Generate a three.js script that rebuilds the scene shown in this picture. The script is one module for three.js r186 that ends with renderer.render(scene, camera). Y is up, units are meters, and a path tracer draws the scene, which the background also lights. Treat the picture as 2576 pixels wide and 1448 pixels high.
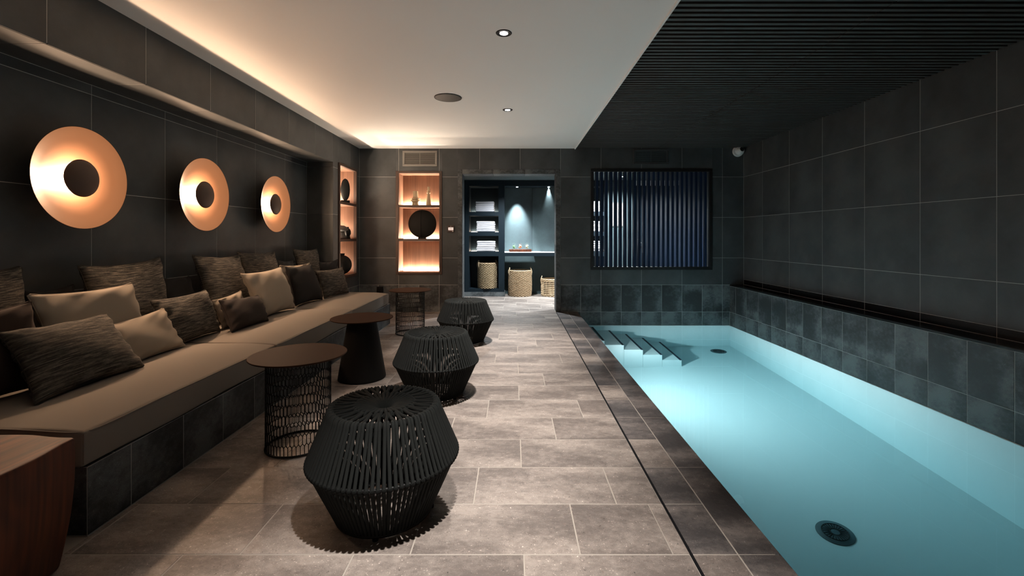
import * as THREE from 'three';
import { mergeGeometries } from 'three/addons/utils/BufferGeometryUtils.js';
import { RectAreaLightUniformsLib } from 'three/addons/lights/RectAreaLightUniformsLib.js';

// ---------------------------------------------------------------- camera, exposure
const scene = new THREE.Scene();
scene.background = new THREE.Color(0x000000);
const renderer = new THREE.WebGLRenderer();
renderer.toneMapping = THREE.LinearToneMapping;
renderer.toneMappingExposure = 1.15;
renderer.shadowMap.enabled = true;
RectAreaLightUniformsLib.init();
const EYE = 1.12, FOCAL = 1135;
const camera = new THREE.PerspectiveCamera(2 * Math.atan(724 / FOCAL) * 180 / Math.PI, 2576 / 1448, 0.05, 60);
camera.position.set(0, EYE, 0);
camera.lookAt(0, EYE, -5);
camera.setViewOffset(2576, 1448, -5, 130, 2576, 1448);          // shift lens: horizon above the middle, verticals upright

// light levels (each lamp is built with its fitting below)
const LEVEL = {
  sconce: 2.4, sconceGlow: 190, downlight: 35, nicheStrip: 780, pool: 24, backDown: 28, finRoom: 60, backSpot: 70, towelStrip: 140, screen: 0.6, counterStrip: 6,
};
const WARM = new THREE.Color().setRGB(1.0, 0.64, 0.40);
const NICHE_WARM = new THREE.Color().setRGB(1.0, 0.80, 0.60);
const NEUTRAL = new THREE.Color().setRGB(1.0, 0.94, 0.88);
const COOL = new THREE.Color().setRGB(0.88, 0.96, 1.0);
const POOLWHITE = new THREE.Color().setRGB(1.0, 1.0, 0.98);

// ---------------------------------------------------------------- room measures (metres)
const BACK = -6.69, NEAR = 1.9;               // back wall plane, wall behind the camera
const LEFT = -2.292, ALCOVE = -2.626, ALCOVE_END = -5.717, SOFFIT = 2.06;
const RIGHT = 3.406, LEDGE = 3.2, LEDGE_H = 0.405, CEIL = 2.42;
const POOL_L = 0.94, WATER = -0.205, POOL_FLOOR = -1.455, POOL_NEAR = 1.2;
const SLOT = 0.624, STRIP = 0.79;
const V3 = (x, y, z) => new THREE.Vector3(x, y, z);

// ---------------------------------------------------------------- seeded noise and textures
let seed = 7;
const rnd = () => { seed |= 0; seed = seed + 0x6D2B79F5 | 0; let t = Math.imul(seed ^ seed >>> 15, 1 | seed); t = t + Math.imul(t ^ t >>> 7, 61 | t) ^ t; return ((t ^ t >>> 14) >>> 0) / 4294967296; };
const rr = (a, b) => a + (b - a) * rnd();
function lattice(n) { const a = new Float32Array(n * n); for (let i = 0; i < a.length; i++) a[i] = rnd(); return a; }
const lat = {}; 
function vnoise(x, y, px, py, key) {           // tileable value noise, x,y in cells, period px,py
  const id = key + '_' + px + '_' + py; const L = lat[id] || (lat[id] = (() => { const a = new Float32Array(px * py); for (let i = 0; i < a.length; i++) a[i] = rnd(); return a; })());
  const xi = Math.floor(x), yi = Math.floor(y), fx = x - xi, fy = y - yi, sx = fx * fx * (3 - 2 * fx), sy = fy * fy * (3 - 2 * fy);
  const g = (i, j) => L[((j % py + py) % py) * px + (i % px + px) % px];
  return (g(xi, yi) * (1 - sx) + g(xi + 1, yi) * sx) * (1 - sy) + (g(xi, yi + 1) * (1 - sx) + g(xi + 1, yi + 1) * sx) * sy;
}
function fbm(u, v, cx, cy, oct, key) { let s = 0, a = 0.5, t = 0; for (let o = 0; o < oct; o++) { s += a * vnoise(u * cx, v * cy, cx, cy, key + o); t += a; a *= 0.55; cx *= 2; cy *= 2; } return s / t; }
function tex(w, h, fn, srgb = true) {
  const d = new Uint8Array(w * h * 4);
  for (let j = 0; j < h; j++) for (let i = 0; i < w; i++) { const c = fn((i + 0.5) / w, (j + 0.5) / h, i, j), k = (j * w + i) * 4; d[k] = Math.max(0, Math.min(255, c[0])); d[k + 1] = Math.max(0, Math.min(255, c[1])); d[k + 2] = Math.max(0, Math.min(255, c[2])); d[k + 3] = 255; }
  const t = new THREE.DataTexture(d, w, h); t.wrapS = t.wrapT = THREE.RepeatWrapping; t.magFilter = THREE.LinearFilter; t.minFilter = THREE.LinearMipmapLinearFilter; t.generateMipmaps = true; if (srgb) t.colorSpace = THREE.SRGBColorSpace; t.needsUpdate = true; return t;
}
const lerp = (a, b, t) => a + (b - a) * t, mix3 = (a, b, t) => [lerp(a[0], b[0], t), lerp(a[1], b[1], t), lerp(a[2], b[2], t)];
const sat = x => Math.max(0, Math.min(1, x));
function stoneTex(key, dark, light, speck, cloudCells, stretch, contrast) {
  return tex(768, 768, (u, v) => {
    const a = fbm(u, v, cloudCells, cloudCells * stretch, 5, key + 'a'), b = fbm(u, v, 48, 64, 3, key + 'b'), g = rnd();
    let t = sat(0.5 + (a - 0.5) * contrast + (b - 0.5) * 0.7 * speck + (g - 0.5) * 0.45 * speck);
    let c = mix3(dark, light, t);
    const f = vnoise(u * 300, v * 300, 300, 300, key + 'f'); if (f > 0.93) c = c.map(q => q * (1 + 0.5 * speck)); if (f < 0.06) c = c.map(q => q * (1 - 0.35 * speck));
    return c;
  });
}
const tFloor = stoneTex('fl', [100, 91, 86], [154, 143, 135], 1.0, 3, 3, 2.0);
const tFloorB = stoneTex('fb', [66, 62, 62], [118, 110, 106], 1.0, 3, 3, 2.4);
const tWall = stoneTex('wa', [55, 59, 61], [77, 81, 83], 0.22, 3, 1, 2.2);
const tDark = stoneTex('dk', [34, 37, 39], [98, 103, 105], 1.0, 4, 1, 3.0);
const tBump = tex(512, 512, (u, v) => { const q = 255 * (0.6 * fbm(u, v, 10, 14, 4, 'bm') + 0.4 * fbm(u, v, 90, 110, 2, 'bn')); return [q, q, q]; }, false);
const tStripe = tex(512, 512, (u, v) => { const r = Math.floor(v * 112); const streak = vnoise(u * 14, r, 14, 112, 'st'), fine = vnoise(u * 90, r * 2 + 0.5, 90, 224, 'sf'); const line = Math.pow(Math.abs(Math.sin(v * 112 * Math.PI)), 0.7); const t = sat((streak * 0.85 + fine * 0.35 - 0.18) * line); return mix3([36, 35, 33], [150, 141, 127], t); });
const tStripeB = tex(256, 512, (u, v) => { const q = 255 * Math.pow(Math.abs(Math.sin(v * 112 * Math.PI)), 0.7); return [q, q, q]; }, false);
const tWeave = tex(256, 256, (u, v, i, j) => { const q = 150 + 60 * (((i >> 1) + (j >> 1)) & 1) + 40 * rnd(); return [q, q, q]; }, false);
const tWeaveFine = (() => { const c = tWeave.clone(); c.repeat.set(14, 14); c.needsUpdate = true; return c; })();
const tFabric = tex(256, 256, (u, v, i, j) => { const q = 232 + 14 * ((((i >> 1) + (j >> 1)) & 1) - 0.5) + 10 * (rnd() - 0.5); return [q, q, q]; });
const tWood = tex(512, 512, (u, v) => { const w = fbm(u, v, 4, 2, 3, 'w1'), ring = 0.5 + 0.5 * Math.sin((u * 14 + w * 5) * Math.PI * 2), fib = fbm(u, v, 90, 6, 2, 'w2'); return mix3([70, 40, 24], [124, 74, 44], sat(0.25 + 0.4 * ring * 0.7 + (fib - 0.5) * 1.1)); });
const tVeneer = tex(512, 512, (u, v) => { const f = fbm(u, v, 100, 4, 3, 'v2'), w = fbm(u, v, 6, 2, 3, 'v1'); return mix3([96, 66, 50], [132, 94, 72], sat(0.5 + (f - 0.5) * 0.9 + (w - 0.5) * 0.6)); });
const tPlaster = stoneTex('pl', [38, 51, 55], [58, 75, 78], 0.35, 4, 1, 1.6);
const tRope = tex(64, 64, (u, v) => { const q = 255 * (0.5 + 0.5 * Math.sin((u * 8 + v * 2) * Math.PI * 2)) * (0.5 + 0.5 * Math.abs(Math.sin((u * 8 - v * 2) * Math.PI * 2))); return [q, q, q]; }, false);
function clone(t, rx, ry) { const c = t.clone(); c.repeat.set(rx, ry); c.needsUpdate = true; return c; }

// ---------------------------------------------------------------- materials
const S = (o) => new THREE.MeshStandardMaterial(o), P = (o) => new THREE.MeshPhysicalMaterial(o);
const lin = (r, g, b) => new THREE.Color().setRGB(r, g, b);
const M = {
  floor: S({ map: tFloor, bumpMap: tBump, bumpScale: 0.004, roughness: 0.55 }),
  floorB: S({ map: tFloorB, bumpMap: tBump, bumpScale: 0.004, roughness: 0.55 }),
  wall: S({ map: tWall, roughness: 0.6 }),
  dark: S({ map: tDark, bumpMap: tBump, bumpScale: 0.001, roughness: 0.62 }),
  groutFloor: S({ color: lin(0.36, 0.32, 0.28), roughness: 0.9 }),
  groutWall: S({ color: lin(0.42, 0.42, 0.41), roughness: 0.9 }),
  ceiling: S({ color: lin(0.90, 0.90, 0.89), roughness: 0.9 }),
  slat: S({ color: lin(0.058, 0.053, 0.049), roughness: 0.55 }),
  black: P({ specularIntensity: 0.4, color: lin(0.006, 0.006, 0.007), roughness: 0.5 }),
  ledge: S({ color: lin(0.006, 0.006, 0.007), roughness: 0.22 }),
  liner: S({ color: lin(0.56, 0.60, 0.61), roughness: 0.6 }),
  nosing: S({ color: lin(0.012, 0.014, 0.03), roughness: 0.6 }),
  drainGrey: S({ color: lin(0.05, 0.07, 0.08), roughness: 0.5 }),
  water: P({ color: 0xffffff, transmission: 1, thickness: 1, ior: 1.333, roughness: 0.0, attenuationColor: lin(0.50, 0.79, 0.85), attenuationDistance: 2.6 }),
  seat: S({ map: clone(tFabric, 14, 14), color: lin(0.27, 0.235, 0.20), bumpMap: tWeaveFine, bumpScale: 0.0004, roughness: 0.95 }),
  beige: S({ map: clone(tFabric, 14, 14), color: lin(0.40, 0.34, 0.27), bumpMap: tWeaveFine, bumpScale: 0.0005, roughness: 0.95 }),
  brown: S({ color: lin(0.030, 0.015, 0.009), bumpMap: tWeaveFine, bumpScale: 0.0004, roughness: 0.9 }),
  umber: S({ color: lin(0.017, 0.011, 0.009), bumpMap: tWeaveFine, bumpScale: 0.0004, roughness: 0.92 }),
  darkFab: S({ color: lin(0.009, 0.008, 0.008), bumpMap: tWeaveFine, bumpScale: 0.0004, roughness: 0.92 }),
  greyFab: S({ color: lin(0.035, 0.035, 0.037), bumpMap: tWeaveFine, bumpScale: 0.0004, roughness: 0.92 }),
  stripe: S({ map: clone(tStripe, 1.6, 1.75), bumpMap: clone(tStripeB, 1.6, 1.75), bumpScale: 0.0008, roughness: 0.95 }),
  rope: P({ specularIntensity: 0.35, color: lin(0.017, 0.019, 0.018), bumpMap: clone(tRope, 30, 1), bumpScale: 0.0012, roughness: 0.8 }),
  metal: P({ specularIntensity: 0.4, color: lin(0.005, 0.005, 0.005), roughness: 0.5 }),
  tableTop: P({ specularIntensity: 0.12, color: lin(0.046, 0.024, 0.015), roughness: 0.65 }),
  cone: P({ specularIntensity: 0.4, color: lin(0.008, 0.0075, 0.007), roughness: 0.6 }),
  wood: S({ map: tWood, color: lin(0.88, 0.60, 0.40), roughness: 0.55 }),
  veneer: S({ map: tVeneer, roughness: 0.6 }),
  nicheFrame: S({ color: lin(0.060, 0.034, 0.025), roughness: 0.45 }),
  dish: P({ color: lin(0.13, 0.073, 0.043), roughness: 0.6, metalness: 0.0, specularIntensity: 0.4 }),
  dishCap: S({ color: lin(0.075, 0.043, 0.027), roughness: 0.55 }),
  plaster: S({ map: tPlaster, roughness: 0.75 }),
  navy: P({ specularIntensity: 0.4, color: lin(0.007, 0.014, 0.020), roughness: 0.5 }),
  fin: P({ specularIntensity: 0.35, color: lin(0.010, 0.022, 0.055), roughness: 0.45 }),
  finFrame: S({ color: lin(0.005, 0.005, 0.006), roughness: 0.5 }),
  white: S({ color: lin(0.78, 0.78, 0.78), roughness: 0.6 }),
  towel: S({ color: lin(0.80, 0.79, 0.84), bumpMap: tWeaveFine, bumpScale: 0.002, roughness: 1 }),
  vent: S({ color: lin(0.20, 0.19, 0.175), roughness: 0.5 }),
  ventDark: S({ color: lin(0.045, 0.046, 0.048), roughness: 0.5 }),
  straw: S({ color: lin(0.36, 0.25, 0.15), roughness: 0.9 }),
  strawPale: S({ color: lin(0.48, 0.36, 0.23), roughness: 0.9 }),
  strawDark: S({ color: lin(0.30, 0.22, 0.13), roughness: 0.9 }),
  glass: P({ color: 0xffffff, transmission: 1, thickness: 0, roughness: 0.02, ior: 1.45 }),
  greenLeaf: S({ color: lin(0.12, 0.30, 0.08), roughness: 0.6 }),
  citrus: S({ color: lin(0.75, 0.32, 0.16), roughness: 0.6 }),
  paleFruit: S({ color: lin(0.52, 0.58, 0.36), roughness: 0.6 }),
  ceramic: S({ color: lin(0.40, 0.33, 0.22), roughness: 0.45 }),
  ceramicDark: P({ specularIntensity: 0.35, color: lin(0.006, 0.007, 0.007), roughness: 0.55 }),
  ceramicGrey: S({ color: lin(0.075, 0.075, 0.072), roughness: 0.6 }),
  chrome: S({ color: lin(0.6, 0.6, 0.6), roughness: 0.25, metalness: 1 }),
};
const glow = (c, k) => S({ color: 0x111111, emissive: c, emissiveIntensity: k, roughness: 0.6 });
M.ledWarm = glow(NICHE_WARM, 14); M.ledSconce = glow(WARM, 30); M.ledDown = glow(NEUTRAL, 18); M.ledCool = glow(COOL, 18); M.ledPool = glow(POOLWHITE, 12);

// ---------------------------------------------------------------- object helpers
const taken = {};
function numbered(n) { const k = taken[n] = (taken[n] ?? -1) + 1; return k ? `${n}_${String(k).padStart(3, '0')}` : n; }
function put(o) { o.castShadow = o.receiveShadow = true; return o; }
function part(parent, name, geo, mat, label) { const m = put(new THREE.Mesh(geo, mat)); m.name = name; if (label) m.userData.label = label; parent.add(m); return m; }
function stuffPart(parent, name, geo, mat) { const m = part(parent, name, geo, mat); m.userData.kind = 'stuff'; return m; }
function thing(name, label, category, [x, y, z] = [0, 0, 0], turn = 0, group) {
  const o = new THREE.Group(); o.name = numbered(name); o.position.set(x, y, z); o.rotation.y = turn; o.userData = { label, category }; if (group) o.userData.group = group; scene.add(o); return o;
}
function structure(name, label, category) { const o = new THREE.Group(); o.name = name; o.userData = { label, category, kind: 'structure' }; scene.add(o); return o; }
function box(x0, x1, y0, y1, z0, z1) { const g = new THREE.BoxGeometry(Math.abs(x1 - x0), Math.abs(y1 - y0), Math.abs(z1 - z0)); g.translate((x0 + x1) / 2, (y0 + y1) / 2, (z0 + z1) / 2); return g; }
function bevelBox(x0, x1, y0, y1, z0, z1, r = 0.003) { const g = roundBox(x1 - x0, y1 - y0, z1 - z0, r, 3, 3, 3); g.translate((x0 + x1) / 2, (y0 + y1) / 2, (z0 + z1) / 2); return g; }
function roundBox(w, h, d, r, nx = 8, ny = 8, nz = 8, shape) {       // box with rounded edges; the outermost cells of the grid make the rounding
  const g = new THREE.BoxGeometry(1, 1, 1, nx, ny, nz), p = g.attributes.position;
  const spread = (t, size, n) => { if (n < 3) return t * size; const k = Math.round((t + 0.5) * n), e = size / 2; const q = [r * 0.3, r]; if (n >= 5) { if (k === 0) return -e; if (k === 1) return -e + q[0]; if (k === 2) return -e + q[1]; if (k === n) return e; if (k === n - 1) return e - q[0]; if (k === n - 2) return e - q[1]; return -e + r + (size - 2 * r) * (k - 2) / (n - 4); } if (k === 0) return -e; if (k === n) return e; return k === 1 ? -e + r : e - r; };
  const a = new THREE.Vector3(), c = new THREE.Vector3();
  for (let i = 0; i < p.count; i++) {
    a.set(spread(p.getX(i), w, nx), spread(p.getY(i), h, ny), spread(p.getZ(i), d, nz));
    c.set(Math.max(-w / 2 + r, Math.min(w / 2 - r, a.x)), Math.max(-h / 2 + r, Math.min(h / 2 - r, a.y)), Math.max(-d / 2 + r, Math.min(d / 2 - r, a.z)));
    const q = a.clone().sub(c); if (q.lengthSq() > 1e-12) { q.normalize().multiplyScalar(r); a.copy(c).add(q); }
    if (shape) shape(a);
    p.setXYZ(i, a.x, a.y, a.z);
  }
  const uv = g.attributes.uv, n = g.attributes.normal;
  for (let i = 0; i < p.count; i++) { const ax = Math.abs(n.getX(i)), ay = Math.abs(n.getY(i)); if (ax > 0.5) uv.setXY(i, p.getZ(i), p.getY(i)); else if (ay > 0.5) uv.setXY(i, p.getX(i), p.getZ(i)); else uv.setXY(i, p.getX(i), p.getY(i)); }
  smooth(g); return g;
}
function smooth(g) {                                                   // normals averaged over coincident points (uv seams kept)
  g.computeVertexNormals(); const p = g.attributes.position, n = g.attributes.normal, map = new Map();
  for (let i = 0; i < p.count; i++) { const k = Math.round(p.getX(i) * 2e4) + ',' + Math.round(p.getY(i) * 2e4) + ',' + Math.round(p.getZ(i) * 2e4); let e = map.get(k); if (!e) map.set(k, e = [0, 0, 0, []]); e[0] += n.getX(i); e[1] += n.getY(i); e[2] += n.getZ(i); e[3].push(i); }
  for (const e of map.values()) { const l = Math.hypot(e[0], e[1], e[2]) || 1; for (const i of e[3]) n.setXYZ(i, e[0] / l, e[1] / l, e[2] / l); }
}
function tube(pts, r, seg = 12, rad = 6, closed = false) { return new THREE.TubeGeometry(new THREE.CatmullRomCurve3(pts.map(p => p.isVector3 ? p : V3(...p)), closed, 'centripetal'), seg, r, rad, closed); }
function lathe(pts, seg = 48) { return new THREE.LatheGeometry(pts.map(([r, y]) => new THREE.Vector2(r, y)), seg); }
function rotAxis(g, axis, a) { if (axis === 'x') g.rotateX(a); if (axis === 'y') g.rotateY(a); if (axis === 'z') g.rotateZ(a); return g; }
function ring(r, t, y, seg = 48, rad = 8) { const g = new THREE.TorusGeometry(r, t, rad, seg); g.rotateX(Math.PI / 2); g.translate(0, y, 0); return g; }
function areaLight(parent, color, power, w, h, pos, look) { const l = new THREE.RectAreaLight(color, power, w, h); l.position.set(...pos); parent.add(l); l.lookAt(...look); return l; }

// tiles: flat frame o + a*u + b*v, facing n = u x v
const TT = 1.2, tileCache = new Map();
function tileGeo(w, h, k) {
  const key = `${w.toFixed(3)}_${h.toFixed(3)}_${k}`; if (tileCache.has(key)) return tileCache.get(key);
  const c = Math.min(0.0012, w / 4, h / 4), t = 0.008, x = w / 2, y = h / 2, pos = [], uv = [], idx = [], nor = [];
  const ou = (k * 0.377 + w * 1.7) % 1, ov = (k * 0.613 + h * 2.3) % 1;
  const quad = (a, b, d, e) => { const i = pos.length / 3, n = V3(...b).sub(V3(...a)).cross(V3(...d).sub(V3(...a))).normalize(); for (const q of [a, b, d, e]) { pos.push(...q); uv.push(q[0] / TT + ou, q[1] / TT + ov); nor.push(n.x, n.y, n.z); } idx.push(i, i + 1, i + 2, i, i + 2, i + 3); };
  const I = [[-x + c, -y + c, 0], [x - c, -y + c, 0], [x - c, y - c, 0], [-x + c, y - c, 0]], O = [[-x, -y, -c], [x, -y, -c], [x, y, -c], [-x, y, -c]], B = [[-x, -y, -t], [x, -y, -t], [x, y, -t], [-x, y, -t]];
  quad(...I); for (let i = 0; i < 4; i++) { const j = (i + 1) % 4; quad(O[i], O[j], I[j], I[i]); quad(B[i], B[j], O[j], O[i]); }
  quad(B[3], B[2], B[1], B[0]);
  const g = new THREE.BufferGeometry(); g.setAttribute('position', new THREE.Float32BufferAttribute(pos, 3)); g.setAttribute('normal', new THREE.Float32BufferAttribute(nor, 3)); g.setAttribute('uv', new THREE.Float32BufferAttribute(uv, 2)); g.setIndex(idx);
  tileCache.set(key, g); return g;
}
function subtract(rects, holes) { for (const [a, b, c, d] of holes) { const out = []; for (const r of rects) { const [x0, x1, y0, y1] = r; if (x1 <= a || x0 >= b || y1 <= c || y0 >= d) { out.push(r); continue; } if (x0 < a) out.push([x0, a, y0, y1]); if (x1 > b) out.push([b, x1, y0, y1]); const m0 = Math.max(x0, a), m1 = Math.min(x1, b); if (y0 < c) out.push([m0, m1, y0, c]); if (y1 > d) out.push([m0, m1, d, y1]); } rects = out; } return rects; }
const frame = (o, u, v) => { const U = V3(...u), W = V3(...v); return { o: V3(...o), u: U, v: W, n: U.clone().cross(W) }; };
function setTile(m, F, a, b, up = 0) { m.quaternion.setFromRotationMatrix(new THREE.Matrix4().makeBasis(F.u, F.v, F.n)); m.position.copy(F.o).addScaledVector(F.u, a).addScaledVector(F.v, b).addScaledVector(F.n, up); }
function tile(parent, F, r, mat, name = 'tile', up = 0) { const w = r[1] - r[0], h = r[3] - r[2]; if (w < 0.006 || h < 0.006) return; const m = part(parent, name, tileGeo(w, h, Math.floor(rnd() * 4)), mat); setTile(m, F, (r[0] + r[1]) / 2, (r[2] + r[3]) / 2, up + rr(-0.0002, 0.0002)); return m; }
function tiles(parent, F, us, vs, holes, mat, gap = 0.004, name = 'tile') {
  for (let i = 0; i + 1 < us.length; i++) for (let j = 0; j + 1 < vs.length; j++)
    for (const r of subtract([[us[i] + gap / 2, us[i + 1] - gap / 2, vs[j] + gap / 2, vs[j + 1] - gap / 2]], holes)) tile(parent, F, r, mat, name);
}
function slab(F, r, holes, thick, lip = 0.0013) {                        // wall body behind the tiles, its face is the grout
  const gs = subtract([r], holes).map(([a, b, c, d]) => { const g = new THREE.BoxGeometry(b - a, d - c, thick - lip); g.applyMatrix4(new THREE.Matrix4().makeBasis(F.u, F.v, F.n).setPosition(F.o.clone().addScaledVector(F.u, (a + b) / 2).addScaledVector(F.v, (c + d) / 2).addScaledVector(F.n, -(thick + lip) / 2))); return g; });
  return mergeGeometries(gs);
}
function range(a, b, step, phase) { const out = [a]; let k = Math.ceil((a - phase) / step); for (; phase + k * step < b - 1e-6; k++) if (phase + k * step > a + 0.01) out.push(phase + k * step); if (b - out[out.length - 1] < 0.01) out.pop(); out.push(b); return out; }

// ================================================================ STRUCTURE
// openings in the back wall: [x0, x1, y0, y1]
const NICHE_B = [-1.75, -1.066, 0.555, 2.085], DOOR = [-0.83, 0.69, 0, 2.11], WINDOW = [1.137, 2.94, 0.622, 2.12];
const WALL_T = 0.26;
{ // ---- back wall
  const w = structure('wall_back', 'dark grey tiled wall at the far end of the pool room', 'wall');
  const F = frame([0, 0, BACK], [1, 0, 0], [0, 1, 0]);
  part(w, 'wall_body', slab(F, [ALCOVE - 0.3, RIGHT + 0.25, -0.3, 2.7], [NICHE_B, [DOOR[0], DOOR[1], -0.4, DOOR[3]], WINDOW], WALL_T), M.groutWall);
  const xs = range(LEFT, RIGHT, 0.6, 1.29 - 6);
  tiles(w, F, xs, [0.4, 0.8, 1.4, 2.0, CEIL + 0.02], [NICHE_B, DOOR, WINDOW], M.wall);
  const xp = range(LEFT, RIGHT, 0.3, 1.29 - 6);
  tiles(w, F, xp, [0.0, 0.4], [DOOR], M.dark);
  const xq = range(POOL_L, LEDGE, 0.3, 1.29 - 6);
  tiles(w, F, xq, [-0.2, 0.0], [], M.dark);
}
{ // ---- door lining of rough stone around the opening
  const d = structure('door_1', 'rough dark stone lining around the open doorway to the towel room', 'doorway');
  const x0 = -0.766, x1 = 0.622, top = 2.045, t = 0.066, z0 = BACK + 0.006, z1 = BACK - WALL_T;
  const ys = [0, 0.4, 0.99, 1.585, top + t];
  for (let i = 0; i < 4; i++) { part(d, 'jamb_stone', bevelBox(x0 - t, x0, ys[i] + 0.0015, ys[i + 1] - 0.0015, z1, z0, 0.002), M.dark); part(d, 'jamb_stone', bevelBox(x1, x1 + t, ys[i] + 0.0015, ys[i + 1] - 0.0015, z1, z0, 0.002), M.dark); }
  const hx = [x0, -0.31, 0.16, x1];
  for (let i = 0; i < 3; i++) part(d, 'head_stone', bevelBox(hx[i] + 0.0015, hx[i + 1] - 0.0015, top, top + t, z1, z0, 0.002), M.dark);
}
{ // ---- right wall with its ledge
  const w = structure('wall_right', 'dark grey tiled wall along the pool', 'wall');
  const F = frame([RIGHT, 0, 0], [0, 0, 1], [0, 1, 0]);      // n = z x y = -x
  part(w, 'wall_body', slab(F, [BACK - 0.2, NEAR + 0.2, -1.7, 2.7], [], 0.2), M.groutWall);
  tiles(w, F, range(BACK, NEAR, 0.6, -6.185 - 6), [0.48, 0.8, 1.4, 2.0, CEIL + 0.03], [], M.wall);
  tiles(w, F, range(BACK, NEAR, 0.6, -6.185 - 6), [LEDGE_H, 0.48], [], M.ledge);
  const l = structure('trim_1', 'black glossy ledge on a tiled upstand beside the pool', 'ledge');
  const G = frame([LEDGE, 0, 0], [0, 0, 1], [0, 1, 0]);
  part(l, 'ledge_body', slab(G, [BACK, NEAR, -1.6, LEDGE_H - 0.022], [], 0.2), M.groutWall);
  part(l, 'ledge_top', bevelBox(LEDGE - 0.001, RIGHT, LEDGE_H - 0.02, LEDGE_H, BACK, NEAR, 0.0015), M.ledge);
  tiles(l, G, range(BACK, NEAR, 0.3025, -6.515 - 3.025), [-0.2, 0.0, LEDGE_H - 0.022], [], M.dark);
}
{ // ---- left wall: alcove behind the bench, soffit above it, return and the wall beyond
  const w = structure('wall_left', 'dark grey tiled left wall with a recessed seating alcove', 'wall');
  const A = frame([ALCOVE, 0, 0], [0, 0, -1], [0, 1, 0]);    // n = -z x y = +x
  part(w, 'wall_body', slab(A, [-NEAR - 0.2, -ALCOVE_END + 0.05, -0.3, SOFFIT + 0.02], [], 0.2), M.groutWall);
  tiles(w, A, range(-NEAR, -ALCOVE_END, 0.592, 5.174 - 7.104), [0, 0.2, 0.8, 1.4, 2.0, SOFFIT], [], M.wall);
  const B = frame([0, SOFFIT, 0], [1, 0, 0], [0, 0, 1]);     // n = x × z = -y (underside)
  part(w, 'soffit_body', slab(B, [ALCOVE - 0.2, LEFT - 0.009, -(-ALCOVE_END) - 0.1, NEAR], [], 0.7), M.groutWall);
  tiles(w, B, [ALCOVE, LEFT - 0.002], range(ALCOVE_END, NEAR, 0.6, -5.2 - 6), [], M.wall);
  const Fq = frame([LEFT, 0, 0], [0, 0, -1], [0, 1, 0]);
  const hole = [5.872, 6.586, NICHE_B[2], NICHE_B[3]];
  part(w, 'soffit_face_body', slab(Fq, [-NEAR, -ALCOVE_END, SOFFIT + 0.009, 2.7], [], 0.05), M.groutWall);
  part(w, 'end_wall_body', slab(Fq, [-ALCOVE_END + 0.009, -BACK, -0.3, 2.7], [hole], 0.32), M.groutWall);
  tiles(w, Fq, range(-NEAR, -ALCOVE_END, 0.597, 5.2 - 7.164), [SOFFIT, CEIL + 0.02], [], M.wall);
  tiles(w, Fq, [-ALCOVE_END, 6.31, -BACK], [0.4, 0.8, 1.4, 2.0, CEIL + 0.02], [hole], M.wall);
  tiles(w, Fq, [-ALCOVE_END, 6.01, 6.31, 6.61, -BACK], [0.0, 0.4], [], M.dark);
  const R = frame([0, 0, ALCOVE_END], [1, 0, 0], [0, 1, 0]); // return facing +z
  tiles(w, R, [ALCOVE, LEFT - 0.001], [0, 0.2, 0.8, 1.4, 2.0, SOFFIT], [], M.wall);
}
{ // ---- wall behind the camera
  const w = structure('wall_near', 'plain dark tiled wall closing the room behind the viewer', 'wall');
  const F = frame([0, 0, NEAR], [-1, 0, 0], [0, 1, 0]);
  part(w, 'wall_body', slab(F, [-RIGHT - 0.2, 2.9, -1.7, 2.7], [], 0.2, 0), M.wall);
}
{ // ---- ceiling: white part, and the dark slatted part over the pool
  const c = structure('ceiling', 'smooth white ceiling over the lounge', 'ceiling');
  part(c, 'ceiling_panel', box(LEFT - 0.02, 0.904, CEIL, CEIL + 0.2, BACK - 0.05, NEAR + 0.05), M.ceiling);
  part(c, 'edge_bead', bevelBox(0.898, 0.912, CEIL - 0.012, CEIL + 0.01, BACK, NEAR, 0.002), M.ceiling);
  const s = structure('ceiling_slats', 'black slatted timber ceiling over the pool', 'ceiling');
  part(s, 'backing', box(0.912, RIGHT + 0.02, CEIL + 0.075, CEIL + 0.2, BACK - 0.05, NEAR + 0.05), M.black);
  const pitch = 0.057, g1 = roundBox(2.128 - 0.914, 0.042, 0.031, 0.003, 3, 3, 3), g2 = roundBox(RIGHT - 0.002 - 2.132, 0.042, 0.031, 0.003, 3, 3, 3), far = [];
  for (let k = 0; BACK + 0.03 + k * pitch < NEAR; k++) {
    const z = BACK + 0.03 + k * pitch, y = CEIL + 0.028;
    for (const [g, x] of [[g1, (2.128 + 0.914) / 2], [g2, (RIGHT - 0.002 + 2.132) / 2]]) {
      if (z < -1.9) { const m = part(s, 'slat', g, M.slat); m.position.set(x, y, z); } else { const q = g.clone(); q.translate(x, y, z); far.push(q); }
    }
  }
  stuffPart(s, 'slats_behind_viewer', mergeGeometries(far), M.slat);
}
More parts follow.
